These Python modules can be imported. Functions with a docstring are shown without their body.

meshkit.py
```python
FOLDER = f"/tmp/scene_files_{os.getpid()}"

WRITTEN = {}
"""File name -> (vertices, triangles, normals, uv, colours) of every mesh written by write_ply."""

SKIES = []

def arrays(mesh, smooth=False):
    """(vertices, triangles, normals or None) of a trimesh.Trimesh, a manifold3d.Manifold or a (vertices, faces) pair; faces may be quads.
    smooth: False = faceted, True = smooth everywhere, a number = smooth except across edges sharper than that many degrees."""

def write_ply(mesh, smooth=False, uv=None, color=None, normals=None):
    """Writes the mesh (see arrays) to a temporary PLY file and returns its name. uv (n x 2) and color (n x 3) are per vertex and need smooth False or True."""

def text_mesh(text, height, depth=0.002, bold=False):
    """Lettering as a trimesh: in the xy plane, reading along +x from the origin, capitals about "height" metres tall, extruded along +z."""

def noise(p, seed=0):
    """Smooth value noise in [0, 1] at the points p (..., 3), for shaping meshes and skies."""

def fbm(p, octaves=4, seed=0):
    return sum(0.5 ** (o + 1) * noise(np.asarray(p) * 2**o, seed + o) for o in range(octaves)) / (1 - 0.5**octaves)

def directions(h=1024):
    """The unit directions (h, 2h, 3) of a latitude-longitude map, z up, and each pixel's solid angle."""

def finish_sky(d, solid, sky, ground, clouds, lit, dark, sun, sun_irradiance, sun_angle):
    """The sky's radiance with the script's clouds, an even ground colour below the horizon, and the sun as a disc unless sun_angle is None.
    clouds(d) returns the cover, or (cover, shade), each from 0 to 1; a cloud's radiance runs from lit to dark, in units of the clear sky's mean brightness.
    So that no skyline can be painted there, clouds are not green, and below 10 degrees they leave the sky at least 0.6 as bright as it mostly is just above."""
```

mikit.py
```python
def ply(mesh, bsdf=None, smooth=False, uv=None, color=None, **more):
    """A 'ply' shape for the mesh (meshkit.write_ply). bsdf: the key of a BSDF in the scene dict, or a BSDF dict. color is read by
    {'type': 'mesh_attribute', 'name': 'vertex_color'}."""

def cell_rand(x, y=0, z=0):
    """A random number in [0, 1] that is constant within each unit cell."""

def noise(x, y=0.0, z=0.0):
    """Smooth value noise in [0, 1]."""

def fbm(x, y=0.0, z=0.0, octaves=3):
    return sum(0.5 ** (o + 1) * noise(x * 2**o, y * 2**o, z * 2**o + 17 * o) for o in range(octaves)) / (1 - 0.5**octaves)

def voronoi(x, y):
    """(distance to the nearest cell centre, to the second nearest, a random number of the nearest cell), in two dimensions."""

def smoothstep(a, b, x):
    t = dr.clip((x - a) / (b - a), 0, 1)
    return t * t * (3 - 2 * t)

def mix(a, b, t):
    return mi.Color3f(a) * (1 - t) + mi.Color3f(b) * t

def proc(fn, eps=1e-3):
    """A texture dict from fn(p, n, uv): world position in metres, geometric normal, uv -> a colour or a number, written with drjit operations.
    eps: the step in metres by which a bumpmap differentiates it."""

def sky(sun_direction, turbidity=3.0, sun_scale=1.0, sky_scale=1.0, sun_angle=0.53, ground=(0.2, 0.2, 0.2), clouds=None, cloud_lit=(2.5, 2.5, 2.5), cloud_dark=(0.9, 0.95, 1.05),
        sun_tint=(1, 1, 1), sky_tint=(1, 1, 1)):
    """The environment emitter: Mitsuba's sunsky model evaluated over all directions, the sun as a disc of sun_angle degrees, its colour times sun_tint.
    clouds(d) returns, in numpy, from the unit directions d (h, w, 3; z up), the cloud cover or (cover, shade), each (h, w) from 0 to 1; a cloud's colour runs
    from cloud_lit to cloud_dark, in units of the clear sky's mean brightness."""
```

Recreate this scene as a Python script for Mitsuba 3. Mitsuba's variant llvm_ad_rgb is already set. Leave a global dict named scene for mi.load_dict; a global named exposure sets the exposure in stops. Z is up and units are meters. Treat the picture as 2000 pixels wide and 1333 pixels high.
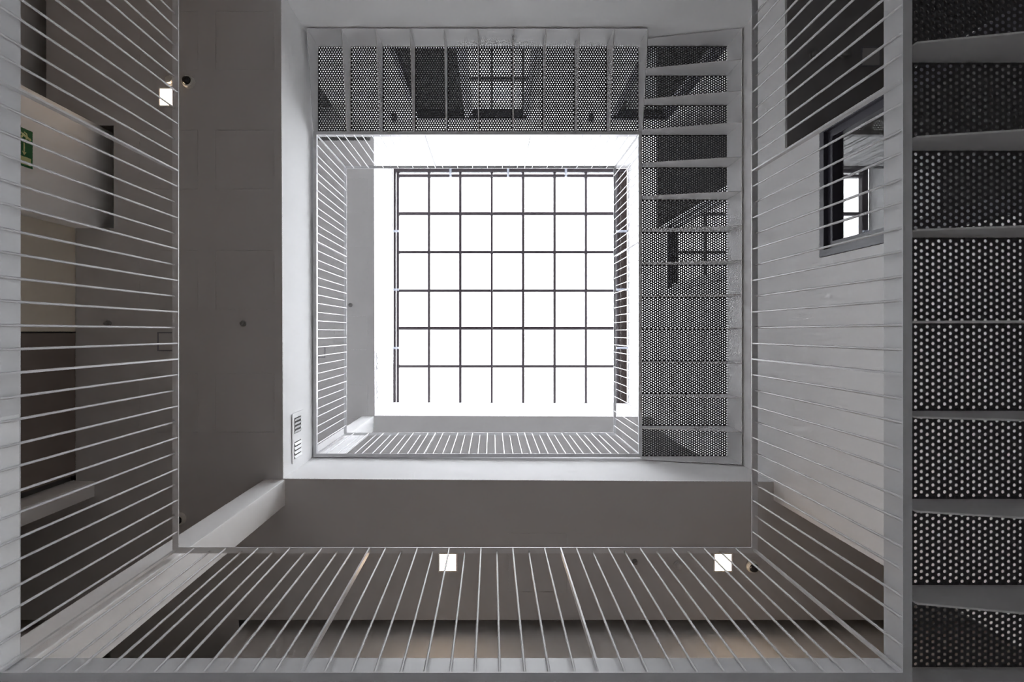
import math, random
import numpy as np, trimesh, shapely
from shapely.geometry import Polygon, box as rect, LineString, Point
from shapely.ops import unary_union
from shapely import affinity
import mitsuba as mi, mikit, meshkit

random.seed(7); np.random.seed(7)
T = mi.ScalarTransform4f
scene, labels = {}, {}

# ------------------------------------------------------------------ camera, sky, exposure
# World: x = right in the photograph, y = down in the photograph, z = up. The camera lies on its back on the ground floor
# and looks straight up the stairwell. All heights below are given above the camera; EYE is added when a mesh is written.
EYE = 1.57
scene['camera'] = {'type': 'perspective', 'fov': 90.0, 'fov_axis': 'x', 'near_clip': 0.05, 'far_clip': 300.0,
                   'principal_point_offset_x': 39.0 / 2000, 'principal_point_offset_y': 17.5 / 1333,
                   'to_world': T().look_at(origin=[0, 0, EYE], target=[0, 0, EYE + 1], up=[0, -1, 0])}
exposure = 0.84


def overcast(d):
    z = np.clip(d[..., 2], 0, 1)
    n = meshkit.fbm(d * 3.0 + 5.0, octaves=3)
    return np.ones_like(z), np.clip(1.0 - z ** 3, 0, 1) * 0.95 + 0.05 * n


scene['sky'] = mikit.sky([0.3, 0.4, 0.85], turbidity=6.0, sun_scale=0.0, sky_scale=1.0, clouds=overcast,
                         cloud_lit=(48.0, 49.5, 51.4), cloud_dark=(11.0, 11.3, 11.8))

# ------------------------------------------------------------------ materials
fbm, mix, smooth = mikit.fbm, mikit.mix, mikit.smoothstep


def paint(lo, hi, scale=1.6):
    def fn(p, n, uv):
        return mix(lo, hi, fbm(p.x * scale, p.y * scale, p.z * scale, 3))
    return mikit.proc(fn)


def rough(name, color, alpha=0.3, ior=1.5):
    scene[name] = {'type': 'twosided', 'bsdf': {'type': 'principled', 'base_color': color, 'roughness': alpha, 'specular': 0.5}}


rgb = lambda *c: {'type': 'rgb', 'value': list(c)}
rough('plaster', paint((0.875, 0.875, 0.878), (0.895, 0.895, 0.898)), 0.75)
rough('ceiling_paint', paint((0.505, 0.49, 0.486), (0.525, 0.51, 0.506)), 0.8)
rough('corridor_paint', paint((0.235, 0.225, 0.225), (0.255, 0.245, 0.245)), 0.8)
rough('steel_paint', paint((0.615, 0.615, 0.625), (0.645, 0.645, 0.655), 7.0), 0.38)
rough('joist_paint', paint((0.77, 0.765, 0.77), (0.80, 0.795, 0.80), 3.0), 0.45)
rough('plate_black', paint((0.030, 0.028, 0.030), (0.040, 0.038, 0.040), 9.0), 0.5)
rough('frame_dark', rgb(0.052, 0.050, 0.066), 0.35)
rough('skylight_frame', rgb(0.060, 0.048, 0.056), 0.45)
rough('gutter_brown', paint((0.035, 0.022, 0.020), (0.055, 0.036, 0.031), 6.0), 0.6)
rough('bracket_steel', rgb(0.60, 0.64, 0.74), 0.4)
rough('floor_screed', paint((0.58, 0.575, 0.57), (0.63, 0.625, 0.62)), 0.5)
rough('floor_light', paint((0.70, 0.70, 0.70), (0.75, 0.75, 0.75)), 0.5)
rough('floor_wood', paint((0.36, 0.30, 0.255), (0.43, 0.36, 0.31), 4.0), 0.5)
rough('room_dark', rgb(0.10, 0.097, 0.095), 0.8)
rough('panel_tan', paint((0.74, 0.68, 0.58), (0.75, 0.69, 0.59)), 0.6)
rough('panel_brown', paint((0.185, 0.155, 0.14), (0.21, 0.175, 0.155)), 0.6)
rough('white_plastic', rgb(0.78, 0.77, 0.74), 0.35)
rough('grey_plastic', rgb(0.22, 0.215, 0.21), 0.5)
rough('trim_grey', rgb(0.24, 0.235, 0.26), 0.5)
rough('black_dome', rgb(0.008, 0.008, 0.009), 0.08)
rough('sign_green', rgb(0.003, 0.10, 0.028), 0.6)
rough('sign_cream', rgb(0.50, 0.52, 0.25), 0.5)
rough('blade_white', rgb(0.74, 0.745, 0.745), 0.5)
rough('vent_grey', rgb(0.42, 0.43, 0.43), 0.6)
scene['glass'] = {'type': 'thindielectric', 'int_ior': 1.68, 'ext_ior': 1.0}
scene['roof_glass'] = {'type': 'thindielectric', 'int_ior': 1.5, 'ext_ior': 1.0}
rough('diffuser', rgb(0.8, 0.78, 0.72), 0.5)

# ------------------------------------------------------------------ helpers


def numbered(name):
    if not any(k == name or k.startswith(name + '__') for k in list(scene) + list(labels)):
        return name
    i = 1
    while any(k == f'{name}_{i:03d}' or k.startswith(f'{name}_{i:03d}__') for k in list(scene) + list(labels)):
        i += 1
    return f'{name}_{i:03d}'


counts = {}


def part_key(parent, name):
    base = parent + '__' + name
    n = counts.get(base, 0)
    counts[base] = n + 1
    return base if n == 0 else f'{base}_{n:03d}'


def up(mesh):
    mesh = mesh.copy(); mesh.apply_translation([0, 0, EYE]); return mesh


def add(key, mesh, bsdf, smooth=False, **more):
    scene[key] = mikit.ply(up(mesh), bsdf, smooth=smooth, **more)
    return key


def part(parent, name, mesh, bsdf, smooth=False, label=None, **more):
    k = part_key(parent, name)
    add(k, mesh, bsdf, smooth, **more)
    if label:
        labels[k] = {'label': label}
    return k


def thing(name, label, cat, group=None):
    k = numbered(name)
    labels[k] = {'label': label, 'category': cat}
    if group:
        labels[k]['group'] = group
    return k


def struct(name, mesh=None, bsdf=None, label=None, cat=None):
    labels[name] = {'kind': 'structure', 'label': label, 'category': cat}
    if mesh is not None:
        add(name, mesh, bsdf)
    return name


def bx(x0, x1, y0, y1, z0, z1):
    m = trimesh.creation.box([x1 - x0, y1 - y0, z1 - z0])
    m.apply_translation([(x0 + x1) / 2, (y0 + y1) / 2, (z0 + z1) / 2])
    return m


def cat(*ms):
    return trimesh.util.concatenate(list(ms))


def flat(poly, z0, z1):
    """A plan polygon extruded from z0 to z1."""
    out = []
    for g in getattr(poly, 'geoms', [poly]):
        if g.area > 1e-9:
            m = trimesh.creation.extrude_polygon(g, z1 - z0, engine='earcut'); m.apply_translation([0, 0, z0]); out.append(m)
    return cat(*out)


def upright(poly, axis, a, b):
    """A polygon in (horizontal, height) coordinates extruded along x (axis 'x': horizontal is y) or y (horizontal is x)."""
    out = []
    for g in getattr(poly, 'geoms', [poly]):
        m = trimesh.creation.extrude_polygon(g, b - a, engine='earcut')
        v = m.vertices.copy()
        if axis == 'x':
            m.vertices = np.stack([v[:, 2] + a, v[:, 0], v[:, 1]], 1)
        else:
            m.vertices = np.stack([v[:, 0], v[:, 2] + a, v[:, 1]], 1)
        m.fix_normals(); out.append(m)
    return cat(*out)


def rod(x, y, z0, z1, r, n=8):
    m = trimesh.creation.cylinder(r, z1 - z0, sections=n)
    m.apply_translation([x, y, (z0 + z1) / 2])
    return m


def lathe(profile, x, y, z, n=32):
    m = trimesh.creation.revolve(np.array(profile, float), sections=n)
    m.fix_normals()
    m.apply_translation([x, y, z])
    return m


# ------------------------------------------------------------------ measures (metres, heights above the camera)
STOREY = 3.82
XL, XR, YT, YB = -2.045, 1.702, -2.293, 1.412      # inner faces of the balustrades
RW = 0.038                                         # width of their flat bars
ZF, ZK, ZH = 2.12, 2.268, 3.352                    # storey 1: underside of bottom bar, top of kick plate, underside of handrail
ZD = 2.25                                          # storey 1: walkway plate
WX, WY = 2.805, -3.40                              # faces of the right and the top wall
ZC = 5.10                                          # gallery ceiling over storey 1
ZR = 8.92                                          # ceiling under the roof
ZS = 10.60                                         # skylight frame
BIG = 6.0
TOPY, BOTY = -5.3, 5.2

slab_hole = Polygon([(-2.106, -3.6), (3.005, -3.6), (3.005, 1.675), (2.805, 1.675), (2.805, 1.494), (-2.083, 1.464)])
roof_hole = Polygon([(-2.06, -3.6), (3.005, -3.6), (3.005, 1.675), (2.805, 1.675), (2.805, 1.478), (-2.046, 1.458)])
plate = rect(-BIG, TOPY, BIG, BOTY)
WALLS = rect(WX, -3.6, WX + 0.2, 1.675)


def cut(hole, edge):
    return unary_union([hole.intersection(rect(-BIG, TOPY, WX, 1.6)).buffer(edge, join_style=2).intersection(rect(-BIG, TOPY, WX, BOTY)), WALLS])




# ------------------------------------------------------------------ floors, ceilings, walls
struct('floor', bx(-BIG, BIG, TOPY, BOTY, -EYE - 0.2, -EYE), 'floor_screed', 'pale ground floor at the foot of the stairwell', 'floor')
for i, z in enumerate((0.0, STOREY)):
    k = 'floor_%03d' % (i + 1)
    struct(k, flat(plate.difference(cut(slab_hole, 0.03)), 1.62 + z, 2.26 + z), ('floor_wood', 'floor_light')[i],
           'floor slab of the %s gallery around the stairwell opening' % ('lower', 'upper')[i], 'floor slab')
    edge = cut(slab_hole, 0.03).difference(slab_hole).intersection(plate)
    edge = edge.intersection(unary_union([rect(-2.3, -3.40, -2.0, 1.6), rect(-2.3, 1.40, 2.805, 1.6)]))
    struct('trim_%d' % (i + 1), flat(edge, 1.2925 + z, 2.26 + z), 'plaster',
           ('white slab edge of the lower gallery behind the nearest railing', 'white slab edge of the upper gallery with the wall grille')[i], 'slab edge')

# gallery ceiling over storey 1: a hung board with access panels and shadow gaps along the walls
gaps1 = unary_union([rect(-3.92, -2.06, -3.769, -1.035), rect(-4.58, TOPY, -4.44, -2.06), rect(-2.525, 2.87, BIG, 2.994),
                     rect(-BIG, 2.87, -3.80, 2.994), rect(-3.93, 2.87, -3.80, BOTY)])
solid1 = unary_union([rect(-5.0, -2.06, -3.92, -1.035), rect(-4.78, TOPY, -4.58, -2.06), rect(-4.6, -1.035, -4.146, 1.48),
                      rect(-4.6, 1.484, -3.96, 1.637), rect(-2.525, 2.994, BIG, 3.194), rect(-BIG, 2.994, -3.93, 3.194)])
PAN = [(-2.754, y, -2.168, y + 0.587) for y in (-3.198, -2.012, -0.812, 0.412)]
PAN += [(-3.51, y, -2.93, y + 0.587) for y in (-3.198, -2.012, -0.812, 0.412)]
PAN += [(0.163, 2.004, 0.745, 2.59)]


def ceiling(name, z, hole, gaps, solids, panels, label, thick=0.012, shade_z=0.26):
    keep = plate.difference(cut(hole, 0.0)).difference(rect(WX, TOPY, BIG, 1.675)).difference(rect(-BIG, TOPY, BIG, -3.40)).difference(gaps).difference(solids)
    pans = [rect(*p) for p in panels]
    board = keep.difference(unary_union(pans))
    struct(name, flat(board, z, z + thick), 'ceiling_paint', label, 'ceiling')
    part(name, 'gap_shade', cat(*[flat(g, z + shade_z, z + shade_z + 0.02) for g in getattr(gaps, 'geoms', [gaps])]), 'room_dark', label='dark strip above the shadow gaps, standing in for their shade')  # shade of the gaps painted as a dark strip
    for p in pans:
        g = p.buffer(-0.0014, join_style=2)
        part(name, 'access_panel', flat(g, z + 0.0006, z + thick), 'ceiling_paint')
    return name


ceiling('ceiling', ZC, slab_hole, gaps1, solid1, PAN, 'grey soffit of the lower gallery with square access panels')
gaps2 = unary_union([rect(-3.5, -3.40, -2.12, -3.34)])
solid2 = unary_union([rect(-4.12, TOPY, -3.92, BOTY), rect(-3.92, 2.994, BIG, 3.194)])
PAN2 = [(-2.747, y, -2.159, y + 0.588) for y in (-2.677, -1.477, -0.277, 0.923)]
PAN2 += [(-3.51, y, -2.86, y + 0.588) for y in (-2.677, -1.477, -0.277, 0.923)]
ceiling('ceiling_001', ZR, roof_hole, gaps2, solid2, PAN2, 'light grey soffit under the roof around the skylight well', shade_z=0.0125)
struct('ceiling_002', flat(plate.difference(cut(roof_hole, 0.12)), ZR + 0.30, ZR + 0.9), 'plaster', 'roof slab around the skylight well', 'roof slab')
ring = cut(roof_hole, 0.12).difference(roof_hole).intersection(unary_union([rect(-2.4, -3.40, -2.0, 1.6), rect(-2.4, 1.40, 2.805, 1.7)]))
struct('trim_3', flat(ring, ZR + 0.0125, ZS + 0.02), 'plaster', 'white upstand of the skylight well beneath the glazing', 'skylight curb')

# right wall: x = WX; openings per storey
HEAD = 4.385
hole_r, hole_t = [], []
WIN_R = (-1.75, -0.635)
WIN_T = [(-1.225, 0.61), (1.84, 2.805)]
DOOR_T = (-3.35, -2.39)
for z in (-STOREY, 0.0, STOREY):
    hole_r += [rect(-3.40, ZD + z, -1.755, 4.90 + z), rect(WIN_R[0], ZD + z, WIN_R[1], HEAD + z)]
    hole_t += [rect(a, ZD + z, b, HEAD + z) for a, b in WIN_T] + [rect(DOOR_T[0], ZD + z, DOOR_T[1], HEAD + z)]
struct('wall_right', upright(rect(-3.40, -EYE, 1.675, ZS + 0.02).difference(unary_union(hole_r)), 'x', WX, WX + 0.2), 'plaster',
       'white wall on the right side of the stairwell behind the walkways', 'wall')
struct('wall_top', upright(rect(-BIG, -EYE, BIG, ZS + 0.02).difference(unary_union(hole_t)), 'y', WY - 0.2, WY), 'plaster',
       'white wall along the top edge of the photo behind the upper walkway', 'wall')
for i, z in enumerate((0.0, STOREY)):
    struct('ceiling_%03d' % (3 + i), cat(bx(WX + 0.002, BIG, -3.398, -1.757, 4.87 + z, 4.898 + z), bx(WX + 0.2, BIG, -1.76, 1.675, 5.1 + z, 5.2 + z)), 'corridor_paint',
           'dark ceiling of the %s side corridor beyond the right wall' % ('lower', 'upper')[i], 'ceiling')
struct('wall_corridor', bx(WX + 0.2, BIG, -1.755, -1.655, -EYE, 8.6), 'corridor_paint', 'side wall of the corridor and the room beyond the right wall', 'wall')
struct('wall_office', bx(WX + 0.2, BIG, 1.475, 1.675, -EYE, 9.2), 'plaster', 'return wall at the end of the right wall', 'wall')
# bottom walls and left walls
zt = (ZC + 0.26)
struct('wall_bottom', cat(bx(-2.525, BIG, 2.994, 3.194, 2.26, zt), bx(-3.92, BIG, 2.994, 3.194, 2.26 + STOREY, 9.2), bx(-BIG, BIG, 2.994, 3.194, -EYE, 1.62)), 'plaster',
       'white gallery wall below the shadow gap at the bottom of the photo', 'wall')
struct('wall_bottom_end', bx(-BIG, -3.93, 2.994, 3.194, 2.26, zt), 'plaster', 'short wall beyond the gallery column at bottom left', 'wall')
struct('wall_left', bx(-5.0, -3.92, -2.06, -1.035, 2.26, zt), 'plaster', 'projecting white wall block at left carrying the green sign', 'wall')
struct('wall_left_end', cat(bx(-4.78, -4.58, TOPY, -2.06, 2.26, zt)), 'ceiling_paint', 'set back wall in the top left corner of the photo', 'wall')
struct('wall_left_nib', cat(bx(-4.6, -3.96, 1.484, 1.637, 2.26, ZC)), 'plaster', 'narrow wall end past the dark panel at left', 'wall')
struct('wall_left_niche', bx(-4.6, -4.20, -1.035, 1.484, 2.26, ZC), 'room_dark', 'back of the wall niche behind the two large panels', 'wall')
struct('wall_left_upper', bx(-4.12, -3.92, TOPY, BOTY, 2.26 + STOREY, 9.2), 'plaster', 'left wall of the upper gallery', 'wall')
struct('wall_left_lower', bx(-4.12, -3.92, TOPY, BOTY, -EYE, 1.62), 'plaster', 'left wall of the ground floor', 'wall')
# outer shell: unseen, added only to stop sky light leaking in
struct('wall_lightstop_left', bx(-BIG - 0.1, -BIG, TOPY, BOTY, -EYE, ZR + 0.9), 'room_dark', 'added unseen wall on the left that keeps sky light out', 'wall')
struct('wall_lightstop_right', bx(BIG, BIG + 0.1, TOPY, BOTY, -EYE, ZR + 0.9), 'room_dark', 'added unseen wall on the right that keeps sky light out', 'wall')
struct('wall_lightstop_top', bx(-BIG, BIG, TOPY - 0.1, TOPY, -EYE, ZR + 0.9), 'room_dark', 'added unseen wall at the top that keeps sky light out', 'wall')
struct('wall_lightstop_bottom', bx(-BIG, BIG, BOTY, BOTY + 0.1, -EYE, ZR + 0.9), 'room_dark', 'added unseen wall at the bottom that keeps sky light out', 'wall')


# ------------------------------------------------------------------ windows: u along the wall, n into the stairwell
def window(name, side, u0, u1, z0, z1, label, mullions=(), open_first=False):
    struct(name, None, None, label, 'window')

    def lb(ua, ub, za, zb, na, nb):                       # n measured from the wall face, minus = into the wall
        return bx(WX - nb, WX - na, ua, ub, za, zb) if side == 'right' else bx(ua, ub, WY + na, WY + nb, za, zb)

    def ringmesh(a, b, c, d, w, na, nb):
        return cat(lb(a, b, d - w, d, na, nb), lb(a, b, c, c + w, na, nb), lb(a, a + w, c + w, d - w, na, nb), lb(b - w, b, c + w, d - w, na, nb))

    g = 0.004
    part(name, 'frame', ringmesh(u0 + g, u1 - g, z0 + g, z1 - g, 0.055, -0.14, 0.004), 'frame_dark')
    cuts = [u0 + 0.059, *mullions, u1 - 0.059]
    for m in mullions:
        part(name, 'mullion', lb(m - 0.03, m + 0.03, z0 + 0.06, z1 - 0.06, -0.14, -0.005), 'frame_dark')
    for i, (a, b) in enumerate(zip(cuts[:-1], cuts[1:])):
        if i == 0 and open_first:
            continue
        a2, b2 = a + (0.031 if i else 0.001), b - (0.031 if i < len(cuts) - 2 else 0.001)
        part(name, 'sash', ringmesh(a2, b2, z0 + 0.061, z1 - 0.061, 0.062, -0.115, -0.028), 'frame_dark')
        w = 0.055
        if side == 'right':
            v = [(WX + 0.075, a2 + w, z0 + 0.11), (WX + 0.075, b2 - w, z0 + 0.11), (WX + 0.075, b2 - w, z1 - 0.11), (WX + 0.075, a2 + w, z1 - 0.11)]
        else:
            v = [(a2 + w, WY - 0.075, z0 + 0.11), (b2 - w, WY - 0.075, z0 + 0.11), (b2 - w, WY - 0.075, z1 - 0.11), (a2 + w, WY - 0.075, z1 - 0.11)]
        part(name, 'pane', trimesh.Trimesh(v, [[0, 1, 2], [0, 2, 3]], process=False), 'glass')


wn = 1
for i, z in enumerate((0.0, STOREY)):
    lv = ('lower', 'upper')[i]
    window('window_%d' % wn, 'right', *WIN_R, ZD + z, HEAD + z, 'dark framed window in the right wall of the %s storey' % lv); wn += 1
    window('window_%d' % wn, 'top', *WIN_T[0], ZD + z, HEAD + z, 'wide dark framed window in the top wall of the %s storey, left half open' % lv, (-0.40,), True); wn += 1
    window('window_%d' % wn, 'top', *WIN_T[1], ZD + z, HEAD + z, 'dark framed window in the corner of the top wall, %s storey' % lv); wn += 1

# the two large panels of the niche at left
struct('door_1', bx(-4.20, -4.146, -1.033, -0.004, 2.27, ZC - 0.004), 'panel_tan', 'tall tan panel filling the upper part of the niche at left', 'door')
struct('door_2', bx(-4.20, -4.146, 0.010, 1.42, 2.27, ZC - 0.004), 'panel_brown', 'tall dark brown panel beside the tan one in the niche at left', 'door')


# ------------------------------------------------------------------ columns
for i, z in enumerate((0.0, STOREY)):
    k = thing('column', ('white rectangular column of the lower gallery rising at the bottom left corner of the nearest railing',
                         'white rectangular column of the upper gallery at the far railing corner')[i], 'column')
    c = rect(-2.272, 1.47, -2.062, 1.728)
    top = (ZC, ZR)[i]
    part(k, 'shaft', flat(c.buffer(-0.006).buffer(0.006, quad_segs=3), 2.268 + z, top), 'plaster')
    part(k, 'base_plate', flat(c.buffer(0.004, join_style=2), 2.26 + z, 2.2685 + z), 'steel_paint')

# ------------------------------------------------------------------ railings


def frame_side(i, a, b, z0, z1, XL):
    """One mitred side of a rectangular ring lying a..b outside the railing's inner face."""
    inn = [(XL - a, YB + a), (XR + a, YB + a), (XR + a, YT - a), (XL - a, YT - a)]
    out = [(XL - b, YB + b), (XR + b, YB + b), (XR + b, YT - b), (XL - b, YT - b)]
    j = (i + 1) % 4
    return flat(Polygon([inn[i], inn[j], out[j], out[i]]), z0, z1)


def railing(z, XL, label):
    SIDES = [((XL, YB), (XR, YB), (0, 1)), ((XR, YB), (XR, YT), (1, 0)), ((XR, YT), (XL, YT), (0, -1)), ((XL, YT), (XL, YB), (-1, 0))]
    k = thing('railing', label, 'railing')
    for i in range(4):
        part(k, 'bottom_bar', frame_side(i, 0.0, RW, ZF + z, ZF + 0.007 + z, XL), 'steel_paint')
        part(k, 'kick_plate', frame_side(i, RW - 0.005, RW, ZF + 0.007 + z, ZK + z, XL), 'steel_paint')
        part(k, 'handrail', frame_side(i, 0.0, RW, ZH + z, ZH + 0.009 + z, XL), 'steel_paint')
    N = 36
    for (p, q, n) in SIDES:
        p, q, n = np.array(p), np.array(q), np.array(n)
        d = (q - p) / N
        for j in range(N):
            c = p + d * j
            if j % 12 == 0:
                t = d / np.linalg.norm(d)
                w = 0.005 if j else 0.0075
                h = 0.0155 if j else 0.0075
                off = n * 0.016 + (0 if j else -t * 0.016)
                a, b = c + off - np.abs(t) * w - np.abs(n) * h, c + off + np.abs(t) * w + np.abs(n) * h
                part(k, 'post', bx(a[0], b[0], a[1], b[1], ZF + 0.0072 + z, ZH - 0.0002 + z), 'steel_paint')
            else:
                c = c + n * (0.0075 if j % 2 else 0.0255)
                part(k, 'baluster', rod(c[0], c[1], ZF + 0.0072 + z, ZH - 0.0002 + z, 0.0062), 'steel_paint', smooth=50)


railing(0.0, -2.055, 'white metal railing around the nearest opening with thin round balusters, spanning most of the photo')
railing(STOREY, -2.038, 'white metal railing of the next storey up, framing the skylight')

# ------------------------------------------------------------------ walkways: tapered joists under perforated black plates
PITCH = 0.0293
ROW = PITCH * 0.866


def perforated(nu, nv, n, swap):
    """A plate of nu x nv cells from (0, 0), rows along u (x, or y when swap), round holes in a staggered pattern, real thickness."""
    ang = np.arange(n) * 2 * np.pi / n
    hr, th = 0.0079, 0.003
    q = n // 4
    cu, cv = PITCH / 2, ROW / 2
    corners = np.array([(cu, cv), (-cu, cv), (-cu, -cv), (cu, -cv)])
    ringv = np.stack([np.cos(ang), np.sin(ang)], 1) * hr
    base = np.vstack([ringv, corners])
    tri = []
    for j in range(n):
        tri.append((j, n + j // q, (j + 1) % n))
    for c in range(4):
        tri.append((((c + 1) * q) % n, n + c, n + (c + 1) % 4))
    tri = np.array(tri)
    m = n + 4
    v0 = np.vstack([np.c_[base, np.zeros(m)], np.c_[base, np.full(m, th)]])
    f0 = [tri, tri[:, ::-1] + m]
    jj = np.arange(n); kk = (jj + 1) % n
    f0 += [np.stack([jj, kk, kk + m], 1), np.stack([jj, kk + m, jj + m], 1)]
    f0 = np.vstack(f0)
    vs, fs, at = [], [], 0
    for r in range(nv):
        odd = r % 2
        for c in range(nu - odd):
            o = np.array([(c + 0.5 + 0.5 * odd) * PITCH, (r + 0.5) * ROW, 0])
            vs.append(v0 + o); fs.append(f0 + at); at += len(v0)
        if odd:
            for ua, ub in ((0, PITCH / 2), ((nu - 0.5) * PITCH, nu * PITCH)):
                b = bx(ua, ub, r * ROW, (r + 1) * ROW, 0, th)
                vs.append(np.array(b.vertices)); fs.append(np.array(b.faces) + at); at += 8
    v, f = np.vstack(vs), np.vstack(fs)
    if swap:
        v = v[:, [1, 0, 2]]
    else:
        f = f[:, ::-1]
    return mikit.ply(trimesh.Trimesh(v, f, process=False), 'plate_black')


def joist(axis, at, side, inner, outer, z_in, z_out, z_top, t=0.008):
    """A tapered upright plate. axis 'x': runs along x at y = at; side -1/+1: to which side of 'at' its thickness goes."""
    poly = Polygon([(inner, z_in), (outer, z_out), (outer, z_top), (inner, z_top)])
    a, b = (at - t, at) if side < 0 else (at, at + t)
    return upright(poly, 'y' if axis == 'x' else 'x', a, b)


JY = [-3.389, -3.041, -2.689, -2.337, -1.952, -1.569, -1.184, -0.797, -0.415, -0.038, 0.346, 0.733, 1.111, 1.474]
JX = [-2.062, -1.675, -1.293, -0.910, -0.528, -0.152, 0.241, 0.600, 0.976, 1.357, 1.735]
NV = 41
plates = {n: {'r13': perforated(13, NV, n, True), 'r12': perforated(12, NV, n, True), 't13': perforated(13, NV, n, False)} for n in (8, 12)}


def walkway(z, n, label):
    k = thing('walkway', label, 'walkway')
    zi, zo, zt = 2.10 + z, 1.89 + z, ZD - 0.0015 + z
    y_wall, x_wall, x_in, y_in = -3.392, 2.793, XR + RW + 0.003, YT - RW - 0.003
    # right flight: joists along x, the face that the camera sees lies on JY
    for y in JY:
        part(k, 'joist', joist('x', y, -1 if y < 0 else 1, x_in, x_wall - 0.009, zi, zo, zt), 'joist_paint')
    # top flight: joists along y
    for x in JX[:-1]:
        part(k, 'joist', joist('y', x, -1 if x < 0 else 1, y_in, y_wall + 0.009, zi, zo, zt), 'joist_paint')
    part(k, 'joist', joist('y', JX[-1], 1, y_in, y_wall + 0.013, zi, zo, zt), 'joist_paint')
    part(k, 'edge_plate', bx(x_wall - 0.008, x_wall, JY[0] - 0.008, JY[-1] + 0.008, zo, zt), 'joist_paint')
    part(k, 'edge_plate', bx(JX[0] - 0.008, JX[-1] - 0.002, y_wall, y_wall + 0.008, zo, zt), 'joist_paint')
    P = plates[n]
    zp = ZD + z + EYE
    for a, b in zip(JY[:-1], JY[1:]):
        short = b - a < 0.36
        nu = 12 if short else 13
        s = (b - a) / (nu * PITCH)
        kk = part_key(k, 'perforated_plate')
        scene[kk] = {**P['r12' if short else 'r13'], 'to_world': T().translate([x_in + 0.004, a, zp]).scale([1.048 / (NV * ROW), s, 1])}
    for a, b in zip(JX[:-1], JX[1:]):
        s = (b - a) / (13 * PITCH)
        kk = part_key(k, 'perforated_plate')
        scene[kk] = {**plates[8]['t13'], 'to_world': T().translate([a, y_wall + 0.006, zp]).scale([s, 1.048 / (NV * ROW), 1])}
    return k


walkway(0.0, 12, 'near walkway of black perforated plates at the right edge of the photo')
walkway(STOREY, 8, 'upper walkway of black perforated plates running along the top and right of the skylight opening')

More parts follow.
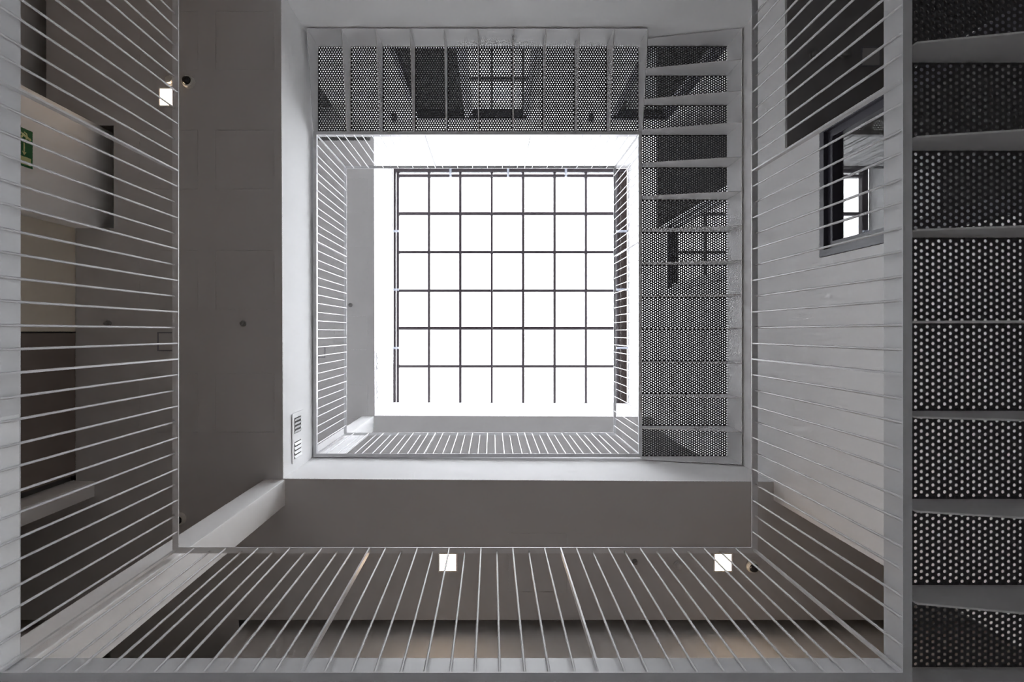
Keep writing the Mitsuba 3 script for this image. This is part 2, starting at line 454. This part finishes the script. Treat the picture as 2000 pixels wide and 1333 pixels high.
# ------------------------------------------------------------------ skylight
k = thing('skylight', 'glazed skylight with dark grid bars over the stairwell', 'skylight')
BXS = [-1.961, -1.314, -0.6625, -0.005, 0.6466, 1.304, 1.956, 2.610]
BYS = [-3.254, -2.4645, -1.664, -0.864, -0.080, 0.7155, 1.52]
x0, x1, y0, y1 = -2.05, 2.805, -3.40, 1.475
part(k, 'frame', cat(bx(x0, x1, y0, y0 + 0.075, ZS + 0.03, ZS + 0.14), bx(x0, x0 + 0.045, y0 + 0.075, y1, ZS + 0.03, ZS + 0.14),
                     bx(x0, x1, y1 + 0.0, y1 + 0.08, ZS + 0.03, ZS + 0.14)), 'skylight_frame')
for x in BXS:
    part(k, 'rafter', bx(x - 0.024, x + 0.024, y0 + 0.080, y1 - 0.002, ZS + 0.05, ZS + 0.15), 'skylight_frame')
for y in BYS[:-1]:
    part(k, 'crossbar', cat(*[bx(a + 0.0245, b - 0.0245, y - 0.027, y + 0.027, ZS + 0.045, ZS + 0.15) for a, b in zip(BXS[:-1], BXS[1:])]), 'skylight_frame')
gx = [x0] + BXS + [x1]
gy = [y0] + BYS
for a, b in zip(gx[:-1], gx[1:]):
    for c, d in zip(gy[:-1], gy[1:]):
        v = [(a + 0.002, c + 0.002, ZS + 0.155), (b - 0.002, c + 0.002, ZS + 0.155), (b - 0.002, d - 0.002, ZS + 0.155), (a + 0.002, d - 0.002, ZS + 0.155)]
        part(k, 'pane', trimesh.Trimesh(v, [[0, 2, 1], [0, 3, 2]], process=False), 'roof_glass')
# the ledge of dark boards along its right side
for a, b in ((2.640, 2.672), (2.684, 2.735), (2.741, 2.766), (2.770, 2.803)):
    part(k, 'ledge_board', bx(a, b, y0 + 0.078, y1, ZS + 0.03, ZS + 0.10), 'gutter_brown', label='dark brown ledge board')
for x in (-0.86, 0.33, 1.53):
    part(k, 'bracket', bx(x - 0.022, x + 0.022, y0 + 0.01, y0 + 0.185, ZS - 0.01, ZS + 0.03), 'bracket_steel', label='pale steel bracket')
for y in (-2.09, -0.88, 0.33):
    part(k, 'bracket', bx(x0 + 0.006, x0 + 0.12, y - 0.022, y + 0.022, ZS - 0.01, ZS + 0.03), 'bracket_steel', label='pale steel bracket')
    part(k, 'bracket', bx(2.58, x1 - 0.004, y - 0.022, y + 0.022, ZS - 0.01, ZS + 0.03), 'bracket_steel', label='pale steel bracket')


# ------------------------------------------------------------------ lamps and ceiling fittings
def downlight(x, y, zc, label, lit, group=None):
    k = thing('ceiling_lamp', label, 'ceiling lamp', group)
    h = 0.083
    outer, inner = rect(x - h - 0.012, y - h - 0.012, x + h + 0.012, y + h + 0.012), rect(x - h, y - h, x + h, y + h)
    part(k, 'frame', flat(outer.difference(inner), zc - 0.008, zc - 0.0005), 'white_plastic' if lit else 'trim_grey')
    v = [(x - h + .001, y - h + .001, zc - 0.004), (x + h - .001, y - h + .001, zc - 0.004), (x + h - .001, y + h - .001, zc - 0.004), (x - h + .001, y + h - .001, zc - 0.004)]
    q = trimesh.Trimesh(v, [[0, 2, 1], [0, 3, 2]], process=False)          # faces down
    if lit:
        part(k, 'diffuser', q, 'diffuser', emitter={'type': 'area', 'radiance': rgb(LAMP * 1.0, LAMP * 0.74, LAMP * 0.50)})
    else:
        part(k, 'diffuser', q, 'ceiling_paint')


LAMP = 18.0
downlight(-3.222, -2.34, ZC, 'lit square ceiling lamp at upper left beside a white smoke detector', True)
downlight(-0.439, 2.295, ZC, 'lit square ceiling lamp, middle of the bottom gallery', True)
downlight(2.30, 2.295, ZC, 'lit square ceiling lamp beside the black dome camera at lower right', True)
downlight(-3.235, 0.095, ZC, 'unlit square ceiling lamp with grey frame on the left gallery ceiling', False)
downlight(3.60, -2.62, 4.87, 'unlit square ceiling lamp in the dark corridor at upper right', False)
downlight(-3.0, 0.35, ZR, 'unlit square ceiling lamp under the roof behind the far railing', False)


def dome_camera(x, y, zc, lean, label):
    k = thing('dome_camera', label, 'security camera')
    part(k, 'base', lathe([(0.0001, 0), (0.060, 0), (0.060, -0.018), (0.054, -0.040), (0.045, -0.046), (0.0001, -0.046)], x, y, zc), 'white_plastic', smooth=40)
    t = np.linspace(0, np.pi / 2, 9)
    prof = [(0.0001, -0.0462)] + [(0.0415 * math.cos(a), -0.0465 - 0.038 * math.sin(a)) for a in t]
    prof[-1] = (0.0001, prof[-1][1])
    part(k, 'dome', lathe(prof, x + lean[0], y + lean[1], zc), 'black_dome', smooth=40, label='glossy black dome')
    part(k, 'collar', lathe([(0.044, -0.0461), (0.0475, -0.0461), (0.0475, -0.052), (0.044, -0.052)], x + lean[0], y + lean[1], zc), 'white_plastic', smooth=40)


dome_camera(-3.015, -2.485, ZC, (0, 0), 'white dome camera with black lens cover hanging near the lit lamp at upper left')
dome_camera(2.585, 2.330, ZC, (0, 0), 'white dome camera with black lens cover at lower right beside the railing corner')
dome_camera(-3.104, 1.858, ZC, (0, 0), 'dome camera half hidden behind the handrail above the column at lower left')


def detector(x, y, zc, r, mat, label, group=None):
    k = thing('ceiling_detector', label, 'detector', group)
    part(k, 'base', lathe([(0.0001, 0), (r, 0), (r, -0.012), (r * 0.9, -0.018), (0.0001, -0.018)], x, y, zc), mat, smooth=40)
    part(k, 'cap', lathe([(0.0001, -0.0185), (r * 0.7, -0.0185), (r * 0.62, -0.045), (r * 0.3, -0.052), (0.0001, -0.052)], x, y, zc), mat, smooth=40)


detector(-3.20, -2.50, ZC, 0.052, 'white_plastic', 'round white smoke detector beside the lit lamp at upper left')
detector(-2.475, -0.085, ZC, 0.030, 'grey_plastic', 'small dark ceiling sensor in the middle of the left soffit')
detector(-3.82, -0.085, ZC, 0.030, 'grey_plastic', 'small dark ceiling sensor behind the balusters near the tan panel')
detector(1.42, 2.285, ZC, 0.026, 'grey_plastic', 'small dark ceiling sensor left of the lamp at lower right')
detector(1.85, 2.32, ZC, 0.045, 'ceiling_paint', 'pale round detector next to the lamp at lower right')
detector(-2.465, -0.47, ZR, 0.036, 'grey_plastic', 'small dark sensor under the roof beside the skylight well')
detector(3.06, -2.63, 4.87, 0.045, 'grey_plastic', 'left one of two round detectors in the dark corridor')
detector(3.35, -2.64, 4.87, 0.052, 'grey_plastic', 'right one of two round detectors in the dark corridor')

# small dark wall fittings above the upper walkway
for x, s in ((-1.53, 'left of the wide window'), (1.55, 'right of the wide window')):
    k = thing('wall_spotlight', 'small dark wall fitting seen through the perforated plates, ' + s, 'wall light')
    zz = 4.21 + STOREY
    part(k, 'bracket', bx(x - 0.035, x + 0.035, WY + 0.0005, WY + 0.02, zz - 0.05, zz + 0.05), 'frame_dark')
    part(k, 'head', lathe([(0.0001, 0), (0.045, 0), (0.045, -0.09), (0.0001, -0.09)], x, WY + 0.066, zz + 0.045), 'frame_dark', smooth=40)


# ------------------------------------------------------------------ grilles in the white slab edges
def grille(label, face, ya, yb, za, zb, openings, blades, tilt, back='room_dark'):
    """A plate on a face that looks along +x, with openings of upright blades."""
    k = thing('wall_grille', label, 'ventilation grille')
    hole = unary_union([rect(a, zb0, b, zb1) for a, b, zb0, zb1 in openings])
    part(k, 'plate', upright(rect(ya, za, yb, zb).difference(hole), 'x', face + 0.0008, face + 0.007), 'plaster')
    for i, (a, b, c, d) in enumerate(openings):
        part(k, 'backing', bx(face + 0.0006, face + 0.0012, a + 0.001, b - 0.001, c + 0.001, d - 0.001), back, label='darker back of the opening')
        for j in range(blades):
            y = a + (b - a) * (j + 0.5) / blades
            w = (b - a) / blades
            m = trimesh.creation.box([0.003, w * (0.62 if back == 'room_dark' else 0.9), d - c - 0.002])
            m.apply_transform(trimesh.transformations.rotation_matrix(tilt[i], [0, 0, 1]))
            m.apply_translation([face + 0.0125, y, (c + d) / 2])
            part(k, 'blade', m, 'blade_white')


grille('white plate with two louvred openings in the slab edge left of the far railing', -2.0805, 0.852, 1.374, 5.322, 5.63,
       [(0.905, 1.072, 5.37, 5.56), (1.160, 1.338, 5.37, 5.56)], 4, (0.35, -0.45))
grille('small white grille in the skylight curb, the one nearer the middle of the photo', -2.046, 0.365, 0.70, 9.05, 9.42, [(0.39, 0.67, 9.09, 9.385)], 3, (-0.2,), 'vent_grey')
grille('small white grille in the skylight curb, the one nearer the bottom railing', -2.046, 0.865, 1.215, 9.05, 9.42, [(0.89, 1.19, 9.09, 9.385)], 3, (-0.2,), 'vent_grey')

# ------------------------------------------------------------------ emergency exit sign on the projecting wall
k = thing('exit_sign', 'green emergency exit sign with running figure, arrow and door on the wall at left', 'sign')
SX, SY0, SY1, SZ1 = -3.9195, -1.706, -1.388, 4.364
SZ0 = SZ1 - 0.16
part(k, 'board', bx(SX, SX + 0.004, SY0, SY1, SZ0, SZ1), 'sign_green')


def limb(pts, w):
    return LineString(pts).buffer(w / 2, quad_segs=4)


# drawn in centimetres, u to the right (+y), v up; the board is 31.8 x 16
man = unary_union([Point(7.6, 13.2).buffer(1.25), limb([(6.9, 11.2), (5.4, 7.2)], 2.2), limb([(6.7, 10.9), (9.2, 9.4), (10.4, 10.6)], 1.1),
                   limb([(6.4, 11.0), (3.9, 10.3), (3.2, 8.2)], 1.1), limb([(5.5, 7.0), (8.0, 5.6), (7.6, 2.4), (8.8, 2.2)], 1.5),
                   limb([(5.3, 7.0), (4.2, 4.2), (1.6, 3.8)], 1.5)])
arrow = unary_union([limb([(12.4, 8.0), (20.2, 8.0)], 1.1), Polygon([(19.2, 5.8), (22.6, 8.0), (19.2, 10.2), (20.2, 8.0)])])
door = rect(23.6, 1.6, 30.2, 14.4)
for nm, g in (('figure', man), ('arrow', arrow), ('door_symbol', door)):
    g = affinity.translate(affinity.scale(g, 0.01, 0.01, origin=(0, 0)), SY0, SZ0)
    part(k, nm, upright(g, 'x', SX + 0.0041, SX + 0.0052), 'sign_cream')
